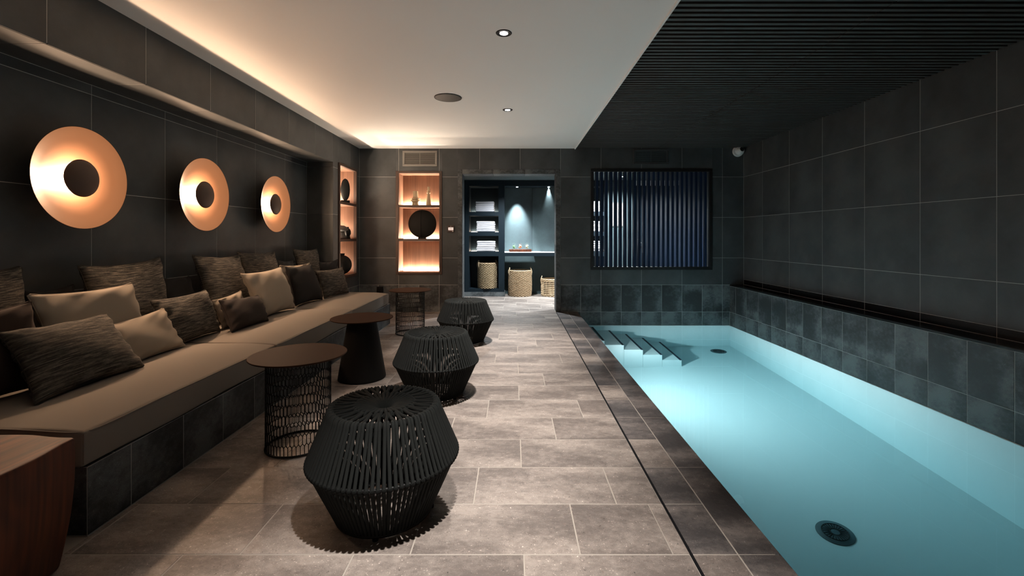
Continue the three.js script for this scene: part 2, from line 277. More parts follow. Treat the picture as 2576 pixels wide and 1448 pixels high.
// ---- floor
const rowX = { A: 0.035, B: 0.2335, C: 0.43 };
const ROWS = 'ABCABCABACABCABACA';                                 // from the nearest row to the back wall
{
  const f = structure('floor', 'grey brown stone tile floor between bench and pool', 'floor');
  const F = frame([0, 0, 0], [1, 0, 0], [0, 0, -1]);               // n = x × -z = +y ; v = depth
  part(f, 'floor_body', slab(F, [-2.95, POOL_L - 0.009, -NEAR - 0.1, -BACK], [], 0.3), M.groutFloor);
  part(f, 'threshold_body', slab(F, [-1.4, 3.3, -BACK, 9.9], [[-2, DOOR[0], 6, -BACK + WALL_T], [DOOR[1], 4, 6, -BACK + WALL_T]], 0.3), M.groutFloor);
  const z0 = -BACK - 18 * 0.3, gap = 0.005;
  const row = (z, ph, xa, xb, mat = M.floor, hl = []) => { const us = range(xa, xb, 0.6, ph - 6); for (let i = 0; i + 1 < us.length; i++) for (const r of subtract([[us[i] + gap / 2, us[i + 1] - gap / 2, z + gap / 2, z + 0.3 - gap / 2]], hl)) tile(f, F, r, mat, 'tile', -0.0002); };
  const COVERS = [[0.56, 0.70, z0 + 0.3, z0 + 0.6], [0.60, 0.70, z0 + 2.7, z0 + 3.0]];
  for (let k = 0; k < 18; k++) {
    const z = z0 + 0.3 * k, ph = rowX[ROWS[k]], xa = z + 0.3 > 1.682 && z < 5.79 ? -1.592 : -2.6;
    row(z, ph, z > 5.7 ? LEFT : xa, SLOT - 0.004, M.floor, k === 1 ? [COVERS[0]] : []);
    tile(f, F, [SLOT + 0.006, STRIP - 0.0025, z + gap / 2, z + 0.3 - gap / 2], k === 1 ? M.floorB : k % 3 ? M.floorB : M.floor);
  }
  for (let z = z0 - 0.3 + 0.3; z < -BACK; z += 0.6) tile(f, F, [STRIP + 0.0025, POOL_L + 0.0, Math.max(z - 0.3, 0) + 0.002, Math.min(z + 0.3, -BACK) - 0.002], M.floorB, 'coping_tile');
  // drain slot with its gravel-dark channel
  part(f, 'drain_slot', box(SLOT - 0.005, SLOT + 0.007, -0.02, -0.0007, BACK, NEAR), M.black);
  tile(f, F, [COVERS[0][0] + 0.003, SLOT - 0.004, COVERS[0][2] + 0.003, COVERS[0][3] - 0.003], M.floor, 'access_cover', 0.0006);
  // rows under and behind the camera, joined
  const back = []; for (let z = z0 - 0.3; z > -NEAR; z -= 0.3) for (const [a, b] of [[-2.6, SLOT - 0.004], [SLOT + 0.006, POOL_L]]) back.push(box(a, b, -0.008, -0.0002, -(z + 0.0025), -(z + 0.2975)));
  stuffPart(f, 'tiles_behind_viewer', mergeGeometries(back), M.floor);
  const bl = part(f, 'coping_edge', box(POOL_L - 0.02, POOL_L + 0.0, -0.2, -0.001, BACK, NEAR), M.dark);
  // towel-room floor beyond the doorway
  const seq = 'BCABCABCAB';
  for (let k = 0; k < 8; k++) { const z = -BACK + 0.3 * k; row(z, rowX[seq[k]], k ? -1.15 : -0.766, k ? 3.0 : 0.622, M.floor); }
}
// ---- pool basin
{
  const p = structure('pool_basin', 'pale turquoise lined pool basin', 'pool');
  const y0 = POOL_FLOOR, t = 0.2;
  part(p, 'pool_floor', box(POOL_L - t, LEDGE + t, y0 - t, y0, BACK - t, POOL_NEAR + t), M.liner);
  part(p, 'liner_wall', box(POOL_L - t, POOL_L + 0.003, y0, -0.2, BACK - t, POOL_NEAR + t), M.liner);
  part(p, 'liner_wall', box(LEDGE - 0.004, LEDGE + t, y0, -0.2, BACK - t, POOL_NEAR + t), M.liner);
  part(p, 'liner_wall', box(POOL_L, LEDGE, y0, -0.2, BACK - t, BACK + 0.004), M.liner);
  part(p, 'liner_wall', box(POOL_L, LEDGE, y0, 0, POOL_NEAR, NEAR + 0.1), M.liner);
  const sx = [POOL_L + 0.003, 1.17, 1.42, 1.667, 1.915, 2.167], sy = [-0.29, -0.515, -0.745, -0.975, -1.205], zf = -5.829;
  const st = structure('pool_steps', 'five pale steps leading down into the pool at its far end', 'steps');
  for (let i = 0; i < 5; i++) {
    part(st, 'step', bevelBox(sx[i] + (i ? 0.0005 : 0), sx[i + 1], y0, sy[i], BACK + 0.004, zf, 0.004), M.liner);
    part(st, 'nosing_strip', box(sx[i + 1] - 0.028, sx[i + 1] + 0.002, sy[i] - 0.012, sy[i] + 0.002, BACK + 0.006, zf + 0.001), M.nosing);
  }
  const w = new THREE.Mesh(box(POOL_L - 0.05, LEDGE + 0.05, y0 - 0.05, WATER, BACK - 0.05, POOL_NEAR + 0.05), M.water); w.name = 'pool_water'; w.userData = { label: 'still clear turquoise water filling the pool', category: 'water', kind: 'stuff' }; put(w); scene.add(w);
}
function poolDrain(x, z, label) {
  const d = thing('pool_drain', label, 'drain', [x, POOL_FLOOR, z], 0, 'round drains in the pool floor');
  part(d, 'cover', lathe([[0, 0.012], [0.078, 0.012], [0.082, 0.009], [0.106, 0.005], [0.108, 0.0005], [0, 0.0005]], 40), M.drainGrey);
  const bars = []; for (let i = 0; i < 24; i++) { const g = box(0.03, 0.07, 0.0118, 0.0145, -0.003, 0.003); g.rotateY(i * Math.PI / 12); bars.push(g); } bars.push(ring(0.028, 0.003, 0.0128, 24, 6), ring(0.074, 0.003, 0.0128, 32, 6));
  part(d, 'grate', mergeGeometries(bars.map(g => g.toNonIndexed())), M.black);
}
poolDrain(2.91, -6.42, 'small round drain in pool floor beside the steps');
poolDrain(2.075, -2.915, 'round dark drain in the nearer pool floor');
{ // underwater lamp in the left basin wall
  const l = thing('pool_lamp', 'round underwater lamp set in the basin wall below the deck', 'lamp', [POOL_L + 0.003, -0.37, -4.8]);
  part(l, 'bezel', rotAxis(ring(0.075, 0.008, 0), 'z', Math.PI / 2), M.chrome);
  part(l, 'lamp_face', rotAxis(new THREE.CylinderGeometry(0.07, 0.07, 0.006, 32), 'z', Math.PI / 2), M.ledPool);
  const s = new THREE.SpotLight(POOLWHITE, LEVEL.pool, 0, 1.45, 1, 2); s.position.set(0.02, 0, 0); s.target.position.set(1.5, -0.34, -0.1); s.castShadow = true; s.shadow.radius = 2; l.add(s, s.target);
}
// ================================================================ ROOM BEYOND THE DOORWAY AND WINDOW
const UF = -8.42;                                              // front of the built-in towel units
{
  const b = structure('wall_beyond', 'dark teal plastered walls of the towel room', 'wall');
  const T = 2.166;
  part(b, 'wall_panel', box(-1.3, -1.14, -0.05, 2.4, BACK - 0.285, -9.6), M.plaster);
  part(b, 'wall_panel', box(3.1, 3.3, -0.05, 2.4, BACK - WALL_T, -9.6), M.plaster);
  part(b, 'wall_panel', box(-1.3, 0.80, -0.05, 2.4, -8.78, -8.95), M.plaster);     // behind the units
  part(b, 'wall_panel', box(1.70, 2.26, 0, T, UF, UF - 0.2), M.plaster);          // lit teal pier seen through the fins
  part(b, 'wall_panel', box(2.26, 3.1, 2.08, T + 0.1, UF - 0.05, UF - 0.2), M.white);
  part(b, 'wall_panel', box(1.0, 3.3, -0.05, 2.4, -9.5, -9.7), M.plaster);
  const g = new THREE.BufferGeometry(); // angled panel right of the counter back
  const q = [[0.362, -8.75], [0.86, UF - 0.02], [0.86, UF - 0.3], [0.362, -8.78]];
  const sh = new THREE.Shape(q.map(([x, z]) => new THREE.Vector2(x, -z))); const eg = new THREE.ExtrudeGeometry(sh, { depth: 2.05 - 0.83, bevelEnabled: false }); eg.rotateX(-Math.PI / 2); eg.translate(0, 0.83, 0);
  part(b, 'angled_panel', eg, M.plaster);
  const c = structure('ceiling_beyond', 'dark ceiling of the towel room', 'ceiling');
  part(c, 'ceiling_panel', box(-1.3, 3.3, T, T + 0.2, BACK - WALL_T - 0.001, -9.7), M.plaster);
  const dl = structure('door_2', 'dark flush door at the back of the towel room', 'door');
  part(dl, 'door_leaf', bevelBox(2.28, 3.02, 0.005, 2.07, UF - 0.12, UF - 0.08, 0.002), M.navy); part(dl, 'handle', rotAxis(new THREE.CylinderGeometry(0.01, 0.01, 0.12, 12), 'z', Math.PI / 2).translate(2.40, 1.0, UF - 0.04), M.chrome);
}
function stripLight(parent, x0, x1, y, z, color, power, mat, up = [0, 1, 0]) {
  const w = x1 - x0;
  part(parent, 'led_strip', box(x0, x1, y, y + 0.006, z - 0.006, z + 0.006), mat);
  areaLight(parent, color, power, w, 0.012, [(x0 + x1) / 2, y + 0.0075, z], [parent.position.x + (x0 + x1) / 2 + up[0], parent.position.y + y + 0.0075 + up[1], parent.position.z + z + up[2]]);
}
function towelUnit(label, X0, X1, c0, c1, basketBay) {          // built-in unit with three towel bays over one tall bay
  const u = thing('towel_unit', label, 'shelf unit', [0, 0, UF]);
  const ys = [[2.057, 1.576], [1.502, 1.2016], [1.127, 0.831], [0.749, 0.141]], D = 0.34;
  part(u, 'side_panel', box(X0, c0, 0.081, 2.16, -D, 0), M.navy); part(u, 'side_panel', box(c1, X1, 0.081, 2.16, -D, 0), M.navy);
  const rails = [[2.057, 2.16], [1.502, 1.576], [1.127, 1.2016], [0.749, 0.831], [0.081, 0.141]];
  for (const [a, b] of rails) part(u, 'shelf_board', box(c0, c1, a, b, -D, 0), M.navy);
  part(u, 'back_panel', box(c0, c1, 0.081, 2.16, -D - 0.015, -D), M.navy);
  part(u, 'plinth', bevelBox(X0, X1 + 0.01, 0, 0.081, -D, 0.02, 0.002), M.dark);
  for (const [a, b] of ys.slice(0, 3)) stripLight(u, c0 + 0.01, c1 - 0.01, b + 0.001, -D + 0.02, NICHE_WARM, LEVEL.towelStrip, M.ledWarm);
  return u;
}
towelUnit('navy built-in shelf unit with stacked towels inside the doorway', -1.139, -0.178, -0.838, -0.289);
towelUnit('navy towel shelf unit glimpsed through the window fins', 1.0, 1.69, 1.27, 1.68);
const towelGeo = roundBox(0.35, 0.040, 0.27, 0.018, 8, 6, 8, a => { a.y += 0.002 * Math.sin(a.x * 37) + 0.0015 * Math.sin(a.z * 51 + 1); });
function towels(x, y, n, which, cx) { for (let i = 0; i < n; i++) { const t = thing('folded_towel', `white folded towel, ${['lowest', 'second from bottom', 'middle', 'second from top', 'topmost'][i]} in the ${which}`, 'towel', [x + rr(-0.006, 0.006), y + 0.0215 + i * 0.0395, UF - 0.16 + rr(-0.006, 0.006)], rr(-0.03, 0.03), 'white folded towels'); part(t, 'towel_body', towelGeo, M.towel); const f = tube([[-0.17, 0.004, 0.134], [0, 0.006, 0.137], [0.17, 0.004, 0.134]], 0.004, 8, 5); part(t, 'fold_edge', f, M.towel); } }
towels(-0.545, 1.576, 5, 'stack on the top shelf inside the doorway'); towels(-0.53, 1.2016, 5, 'stack on the middle shelf inside the doorway'); towels(-0.525, 0.831, 5, 'stack on the lower shelf inside the doorway');
for (const [y, w] of [[1.576, 'top'], [1.2016, 'middle'], [0.831, 'lower']]) towels(1.475, y, 5, `${w} stack seen through the window fins`);
{ // counter beside the unit
  const c = thing('counter', 'pale counter shelf with open space below in the towel room', 'counter', [0, 0, UF]);
  part(c, 'counter_top', bevelBox(-0.177, 0.983, 0.812, 0.83, -0.33, 0, 0.002), M.white);
  part(c, 'apron', box(-0.177, 0.983, 0.749, 0.812, -0.33, -0.001), M.navy);
  part(c, 'header', box(-0.177, 0.999, 2.057, 2.16, -0.33, 0), M.navy);
  part(c, 'side_panel', box(0.984, 0.999, 0, 2.057, -0.33, 0), M.navy);
  for (const [x, tx, tz] of [[0.06, 0.06, -0.36], [0.66, 0.72, -0.2]]) {
    part(c, 'spot_lamp', new THREE.CylinderGeometry(0.018, 0.018, 0.006, 20).translate(x, 2.0535, -0.15), M.ledCool);
    const s = new THREE.SpotLight(COOL, LEVEL.backSpot, 0, 0.42, 1, 2); s.position.set(x, 2.048, -0.15); s.target.position.set(tx, 1.1, tz); s.castShadow = true; c.add(s, s.target);
  }
  const sw = thing('wall_switch', 'small black switch plate at the right of the counter recess', 'switch', [0.826, 0.93, UF - 0.035], -0.63);
  part(sw, 'plate', bevelBox(-0.035, 0.035, 0, 0.11, 0, 0.012, 0.003), M.black); part(sw, 'rocker', bevelBox(-0.02, 0.02, 0.03, 0.08, 0.011, 0.016, 0.002), M.ceramicGrey);
}
function downlight(x, y, z, level, color, mat, angle, label, group) {
  const d = thing('downlight', label, 'ceiling light', [x, y, z], 0, group);
  part(d, 'trim_ring', lathe([[0.030, 0.0], [0.044, -0.004], [0.05, -0.003], [0.052, 0.0], [0.030, 0.0]], 40), M.black);
  part(d, 'baffle', lathe([[0.031, -0.0005], [0.030, -0.0015], [0.0, -0.0015]], 32), M.black);
  part(d, 'lamp_face', new THREE.CylinderGeometry(0.026, 0.026, 0.002, 28).translate(0, -0.0028, 0), mat);
  const s = new THREE.SpotLight(color, level, 0, angle, 1, 2); s.position.set(0, -0.012, 0); s.target.position.set(0, -2, 0); s.castShadow = true; s.shadow.radius = 1.2; d.add(s, s.target); return d;
}
downlight(-0.065, CEIL, -2.888, LEVEL.downlight, NEUTRAL, M.ledDown, 0.53, 'nearer of the two recessed spotlights in the white ceiling');
downlight(-0.065, CEIL, -4.64, LEVEL.downlight, NEUTRAL, M.ledDown, 0.53, 'farther recessed spotlight in the white ceiling, beyond the speaker');
downlight(-0.065, CEIL, -1.13, LEVEL.downlight, NEUTRAL, M.ledDown, 0.53, 'recessed spotlight in the white ceiling above the viewer');
downlight(-0.065, CEIL, 0.62, LEVEL.downlight, NEUTRAL, M.ledDown, 0.53, 'recessed spotlight in the white ceiling behind the viewer');
downlight(-0.07, 2.166, -7.7, LEVEL.backDown, COOL, M.ledCool, 1.2, 'recessed spotlight in the ceiling beyond the doorway');
downlight(1.9, 2.166, -7.9, LEVEL.finRoom, COOL, M.ledCool, 1.25, 'recessed spotlight in the towel room behind the window fins');
{ // notice on the pier
  const n = thing('wall_notice', 'pale printed notice on the teal wall behind the window fins', 'notice', [1.93, 1.30, UF + 0.001]);
  part(n, 'board', bevelBox(-0.14, 0.14, 0, 0.45, 0, 0.008, 0.002), M.ceramicGrey); part(n, 'sheet', box(-0.12, 0.12, 0.02, 0.43, 0.008, 0.009), M.vent);
}
{ // ---- slatted window
  const w = structure('window_1', 'black framed window filled with upright black fins', 'window');
  const [x0, x1, y0, y1] = WINDOW, t = 0.045, zf = BACK + 0.012, zb = BACK - 0.12;
  part(w, 'frame_rail', bevelBox(x0, x1, y1 - t, y1, zb, zf), M.finFrame); part(w, 'frame_rail', bevelBox(x0, x1, y0, y0 + t, zb, zf), M.finFrame);
  part(w, 'frame_stile', bevelBox(x0, x0 + t, y0 + t, y1 - t, zb, zf), M.finFrame); part(w, 'frame_stile', bevelBox(x1 - t, x1, y0 + t, y1 - t, zb, zf), M.finFrame);
  const g = roundBox(0.036, y1 - y0 - 2 * t, 0.09, 0.002, 3, 3, 3), n = 24, pitch = (x1 - x0 - 2 * t - 0.034) / n;
  for (let i = 0; i < n; i++) { const m = part(w, 'fin', g, M.fin); m.position.set(x0 + t + 0.034 + pitch * i + 0.018, (y0 + y1) / 2, BACK - 0.045); }
  part(w, 'glass_pane', new THREE.PlaneGeometry(x1 - x0 - 2 * t, y1 - y0 - 2 * t).translate((x0 + x1) / 2, (y0 + y1) / 2, BACK - 0.11), M.glass);
}
// ================================================================ DISPLAY NICHES
function niche(label, pos, turn) {                              // local: opening centred on x, faces +z, y absolute
  const n = thing('display_niche', label, 'display niche', pos, turn), w = 0.684, x0 = -w / 2, x1 = w / 2, y0 = 0.555, y1 = 2.085, t = 0.041, D = 0.262, F = 0.014;
  part(n, 'frame_stile', bevelBox(x0, x0 + t, y0, y1, -0.03, F), M.nicheFrame); part(n, 'frame_stile', bevelBox(x1 - t, x1, y0, y1, -0.03, F), M.nicheFrame);
  part(n, 'frame_rail', bevelBox(x0 + t, x1 - t, y1 - 0.031, y1, -0.03, F), M.nicheFrame); part(n, 'frame_rail', bevelBox(x0 + t, x1 - t, y0, y0 + 0.035, -0.03, F), M.nicheFrame);
  part(n, 'back_panel', box(x0, x1, y0, y1, -D - 0.012, -D), M.veneer);
  part(n, 'side_panel', box(x0 + 0.02, x0 + t - 0.001, y0, y1, -D, -0.03), M.veneer); part(n, 'side_panel', box(x1 - t + 0.001, x1 - 0.02, y0, y1, -D, -0.03), M.veneer);
  part(n, 'top_panel', box(x0, x1, y1 - 0.03, y1 - 0.012, -D, -0.03), M.veneer); part(n, 'bottom_panel', box(x0, x1, y0 + 0.012, y0 + 0.034, -D, -0.03), M.veneer);
  for (const y of [1.55, 1.05]) { const s = part(n, 'shelf', box(x0 + t, x1 - t, y, y + 0.033, -D, -0.012), M.veneer); part(s, 'shelf_edge', bevelBox(x0 + t, x1 - t, y - 0.001, y + 0.034, -0.012, 0.006, 0.002), M.nicheFrame); }
  const up = new THREE.Vector3(0, 1, 0);
  for (const y of [0.589, 1.083, 1.583]) {
    part(n, 'led_strip', box(x0 + t + 0.01, x1 - t - 0.01, y, y + 0.005, -D + 0.008, -D + 0.02), M.ledWarm);
    const l = new THREE.RectAreaLight(NICHE_WARM, LEVEL.nicheStrip, w - 2 * t - 0.02, 0.012); l.position.set(0, y + 0.0065, -D + 0.014); l.rotation.x = Math.PI / 2; n.add(l);
  }
  return n;
}
niche('lit brown shelf niche in the far wall beside the doorway', [-1.408, 0, BACK], 0);
niche('lit brown shelf niche in the left wall beyond the bench', [LEFT, 0, -6.229], Math.PI / 2);
// things in the far-wall niche
{
  const y1 = 1.583, z = BACK - 0.12;
  const v = thing('ceramic_vase', 'short beige ceramic vase with stacked discs on the top niche shelf', 'vase', [-1.487, y1, z]);
  part(v, 'vase_body', lathe([[0, 0], [0.046, 0], [0.05, 0.006], [0.046, 0.03], [0.05, 0.045], [0.066, 0.062], [0.072, 0.072], [0.066, 0.082], [0.045, 0.086], [0.05, 0.092], [0.068, 0.098], [0.07, 0.104], [0.064, 0.11], [0.044, 0.116], [0.039, 0.13], [0.037, 0.215], [0.034, 0.218], [0.03, 0.212], [0, 0.205]], 48), M.ceramic);
  const c = thing('candlestick', 'tall tapered beige ceramic candlestick on the top niche shelf', 'vase', [-1.288, y1, z]);
  part(c, 'stem', lathe([[0, 0], [0.039, 0], [0.04, 0.006], [0.034, 0.06], [0.022, 0.17], [0.02, 0.18], [0.031, 0.188], [0.032, 0.196], [0.021, 0.204], [0.02, 0.214], [0.027, 0.220], [0.026, 0.228], [0.018, 0.234], [0.018, 0.275], [0.019, 0.285], [0.0, 0.283]], 40), M.ceramic);
  const d = thing('disc_vase', 'large round flat black disc vase on the middle niche shelf', 'vase', [-1.385, 1.083, BACK - 0.13]);
  const g = lathe([[0, 0.03], [0.09, 0.027], [0.17, 0.016], [0.21, 0.004], [0.213, 0], [0.21, -0.004], [0.17, -0.016], [0.09, -0.027], [0, -0.03]], 64); g.rotateX(Math.PI / 2); g.translate(0, 0.225, 0);
  part(d, 'disc', g, M.ceramicDark); part(d, 'foot', bevelBox(-0.06, 0.06, 0, 0.022, -0.035, 0.035, 0.004), M.ceramicDark); part(d, 'seam_rib', tube([[-0.02, 0.02, 0.024], [-0.02, 0.22, 0.032], [-0.02, 0.42, 0.016]], 0.005, 16, 6), M.ceramicDark);
}
{ // things in the left-wall niche
  const x = LEFT - 0.12;
  const o = thing('oval_sculpture', 'dark oval disc sculpture on a small block, top shelf of the left niche', 'sculpture', [LEFT - 0.075, 1.583, -6.33], 0.35);
  const g = new THREE.SphereGeometry(1, 40, 28); g.scale(0.062, 0.155, 0.02); g.translate(0, 0.19, 0); part(o, 'disc', g, M.ceramicDark); part(o, 'block', bevelBox(-0.06, 0.06, 0, 0.04, -0.04, 0.04, 0.004), M.ceramicDark);
  const a = thing('arch_sculpture', 'grey mushroom shaped stone sculpture on the middle shelf of the left niche', 'sculpture', [LEFT - 0.115, 1.083, -6.27], 0.2);
  part(a, 'cap', lathe([[0, 0.10], [0.05, 0.105], [0.092, 0.118], [0.098, 0.133], [0.08, 0.165], [0.045, 0.185], [0, 0.19]], 40), M.ceramicGrey); part(a, 'stem', lathe([[0, 0], [0.075, 0], [0.07, 0.02], [0.055, 0.08], [0.05, 0.108], [0, 0.108]], 32), M.ceramicGrey);
  const b = thing('pod_sculpture', 'small black pod shaped figure beside the grey mushroom sculpture', 'sculpture', [LEFT - 0.065, 1.083, -6.40], 0.2);
  part(b, 'pod', lathe([[0, 0.04], [0.03, 0.045], [0.042, 0.075], [0.04, 0.11], [0.026, 0.145], [0.014, 0.15], [0.016, 0.17], [0, 0.17]], 28), M.ceramicDark); part(b, 'foot', lathe([[0, 0], [0.04, 0], [0.034, 0.012], [0.03, 0.044], [0, 0.046]], 28), M.ceramicDark);
  const v = thing('round_vase', 'round black vase with a short neck on the bottom shelf of the left niche', 'vase', [LEFT - 0.112, 0.589, -6.29]);
  const pr = [[0, 0]]; for (let i = 2; i <= 22; i++) { const t = i / 24 * Math.PI; pr.push([0.136 * Math.sin(t), 0.134 - 0.136 * Math.cos(t)]); } pr.push([0.04, 0.266], [0.042, 0.288], [0.036, 0.288], [0.034, 0.262]);
  pr[0] = [0, 0.003]; part(v, 'vase_body', lathe(pr, 48), M.ceramicDark); part(v, 'rim', ring(0.039, 0.004, 0.288, 32), M.ceramicDark);
}
// ================================================================ WALL LAMPS
const dishGeo = (() => { const p = [], n = 26, R = 0.292, dep = 0.100; for (let i = 0; i <= n; i++) { const t = i / n; p.push([0.004 + (R - 0.004) * t, dep * Math.pow(t, 1.3)]); } p.push([R + 0.002, dep + 0.001], [R + 0.003, dep - 0.002]); for (let i = n; i >= 0; i--) { const t = i / n; p.push([0.004 + (R - 0.004) * t, dep * Math.pow(t, 1.3) - 0.004]); } const g = lathe(p, 96); g.rotateZ(-Math.PI / 2); return g; })();
for (const [z, label] of [[-2.622, 'copper dish wall lamp nearest the viewer, largest in the picture'], [-3.665, 'copper dish wall lamp, middle of the row of three'], [-4.75, 'copper dish wall lamp farthest along the alcove wall']]) {
  const l = thing('wall_lamp', label, 'wall lamp', [ALCOVE, 1.457, z], 0, 'copper dish wall lamps');
  part(l, 'wall_mount', rotAxis(new THREE.CylinderGeometry(0.06, 0.06, 0.024, 32), 'z', Math.PI / 2).translate(0.012, 0, 0), M.metal);
  const d = part(l, 'dish', dishGeo, M.dish); d.position.x = 0.026;
  part(l, 'led_module', rotAxis(new THREE.CylinderGeometry(0.035, 0.035, 0.03, 28), 'z', Math.PI / 2).translate(0.046, 0, 0), M.ledSconce, 'glowing led ring');
  part(l, 'stem', rotAxis(new THREE.CylinderGeometry(0.008, 0.008, 0.066, 12), 'z', Math.PI / 2).translate(0.09, 0, 0), M.metal);
  const cap = lathe([[0, 0.0], [0.1, 0.001], [0.108, 0.003], [0.1085, 0.006], [0.1, 0.014], [0.08, 0.022], [0.05, 0.028], [0.02, 0.031], [0, 0.0315]], 64); cap.rotateZ(-Math.PI / 2); cap.translate(0.112, 0, 0);
  part(l, 'front_disc', cap, M.dishCap, 'small dark front disc hiding the light source');
  const p = new THREE.PointLight(WARM, LEVEL.sconce, 0, 2); p.position.set(0.05, 0, 0); p.castShadow = true; p.shadow.radius = 1.2; l.add(p);
  areaLight(l, WARM, LEVEL.sconceGlow, 0.2, 0.2, [0.095, 0, 0], [ALCOVE + 2, 1.457, z]);
}
// ================================================================ BENCH
{
  const b = thing('bench_base', 'dark tiled bench base under the seat cushions', 'bench', [0, 0, 0]);
  const x1 = -1.59, z0 = -5.79, z1 = -1.682, h = 0.26;
  part(b, 'base_body', mergeGeometries([box(ALCOVE, x1 - 0.0013, 0, h - 0.0013, ALCOVE_END, z1 - 0.0013), box(LEFT, x1 - 0.0013, 0, h - 0.0013, z0 + 0.0013, ALCOVE_END)]), M.groutWall);
  const F = frame([x1, 0, 0], [0, 0, -1], [0, 1, 0]); tiles(b, F, range(-z1, -z0, 0.2965, 1.876 - 2.965), [0.003, h], [], M.dark);
  const E2 = frame([0, 0, z1], [1, 0, 0], [0, 1, 0]); tiles(b, E2, [ALCOVE, -2.2, x1 - 0.0015], [0.003, h], [], M.dark);
  const T = frame([0, h, 0], [1, 0, 0], [0, 0, -1]); tiles(b, T, [ALCOVE, -2.1, x1 - 0.001], range(-z1 + 0.001, 5.717, 0.6, 0), [], M.dark);
  const E3 = frame([0, 0, z0], [-1, 0, 0], [0, 1, 0]); tiles(b, E3, [-(x1), 1.9, -LEFT], [0.003, h], [], M.dark);
}
const cushionLabels = ['taupe seat cushion at the near end of the bench', 'taupe seat cushion in the middle of the bench', 'taupe seat cushion at the far end of the bench'];
[[-1.668, -3.016], [-3.024, -4.436], [-4.444, -5.81]].forEach(([za, zb], i) => {
  const c = thing('seat_cushion', cushionLabels[i], 'cushion', [0, 0.262, 0], 0, 'bench seat cushions');
  const w = 1.03, L = za - zb, h = 0.146, x0 = ALCOVE + 0.006, rC = i === 2 ? 0.05 : 0.02;
  const r = 0.016;
  const g = roundBox(w, h, L, r, 18, 8, 26, a => {
    const u = a.x / (w / 2), v = a.z / (L / 2), top = sat((a.y + h / 2) / h);
    a.y += top * (0.018 * (1 - u * u) * (1 - Math.pow(v, 4)) - 0.012 * Math.pow(sat((u - 0.6) / 0.4), 2));
    if (i === 2) { const q = sat((-v - 0.9) / 0.1) * sat((u - 0.82) / 0.18); a.x -= 0.06 * q * q; a.z += 0.07 * q * q; a.y -= top * 0.028 * sat((-v - 0.86) / 0.14); }
    if (u > 0.98) a.x += 0.006 * Math.sin(v * 5 + i) * (1 - top);
  });
  g.translate(x0 + w / 2, h / 2, (za + zb) / 2);
  part(c, 'cover', g, M.seat);
  // piping along the front top edge and the ends
  const X = x0 + w - 0.006, Y = h - 0.017, far = i === 2 ? 0.09 : 0;
  part(c, 'piping', tube([[x0 + 0.05, h - 0.006, za - 0.004], [X - 0.3, h - 0.004, za - 0.004], [X - 0.02, Y + 0.001, za - 0.005], [X, Y, za - 0.02], [X + 0.003, Y, za - L * 0.3], [X + 0.003, Y, za - L * 0.7], [X - far * 0.3, Y - far * 0.2, zb + 0.02 + far]], 0.0032, 60, 6), M.seat);
  part(c, 'corner_seam', tube([[X + 0.001, Y - 0.004, za - 0.005], [X + 0.0015, 0.07, za - 0.0045], [X, 0.012, za - 0.006]], 0.0022, 10, 5), M.seat);
});
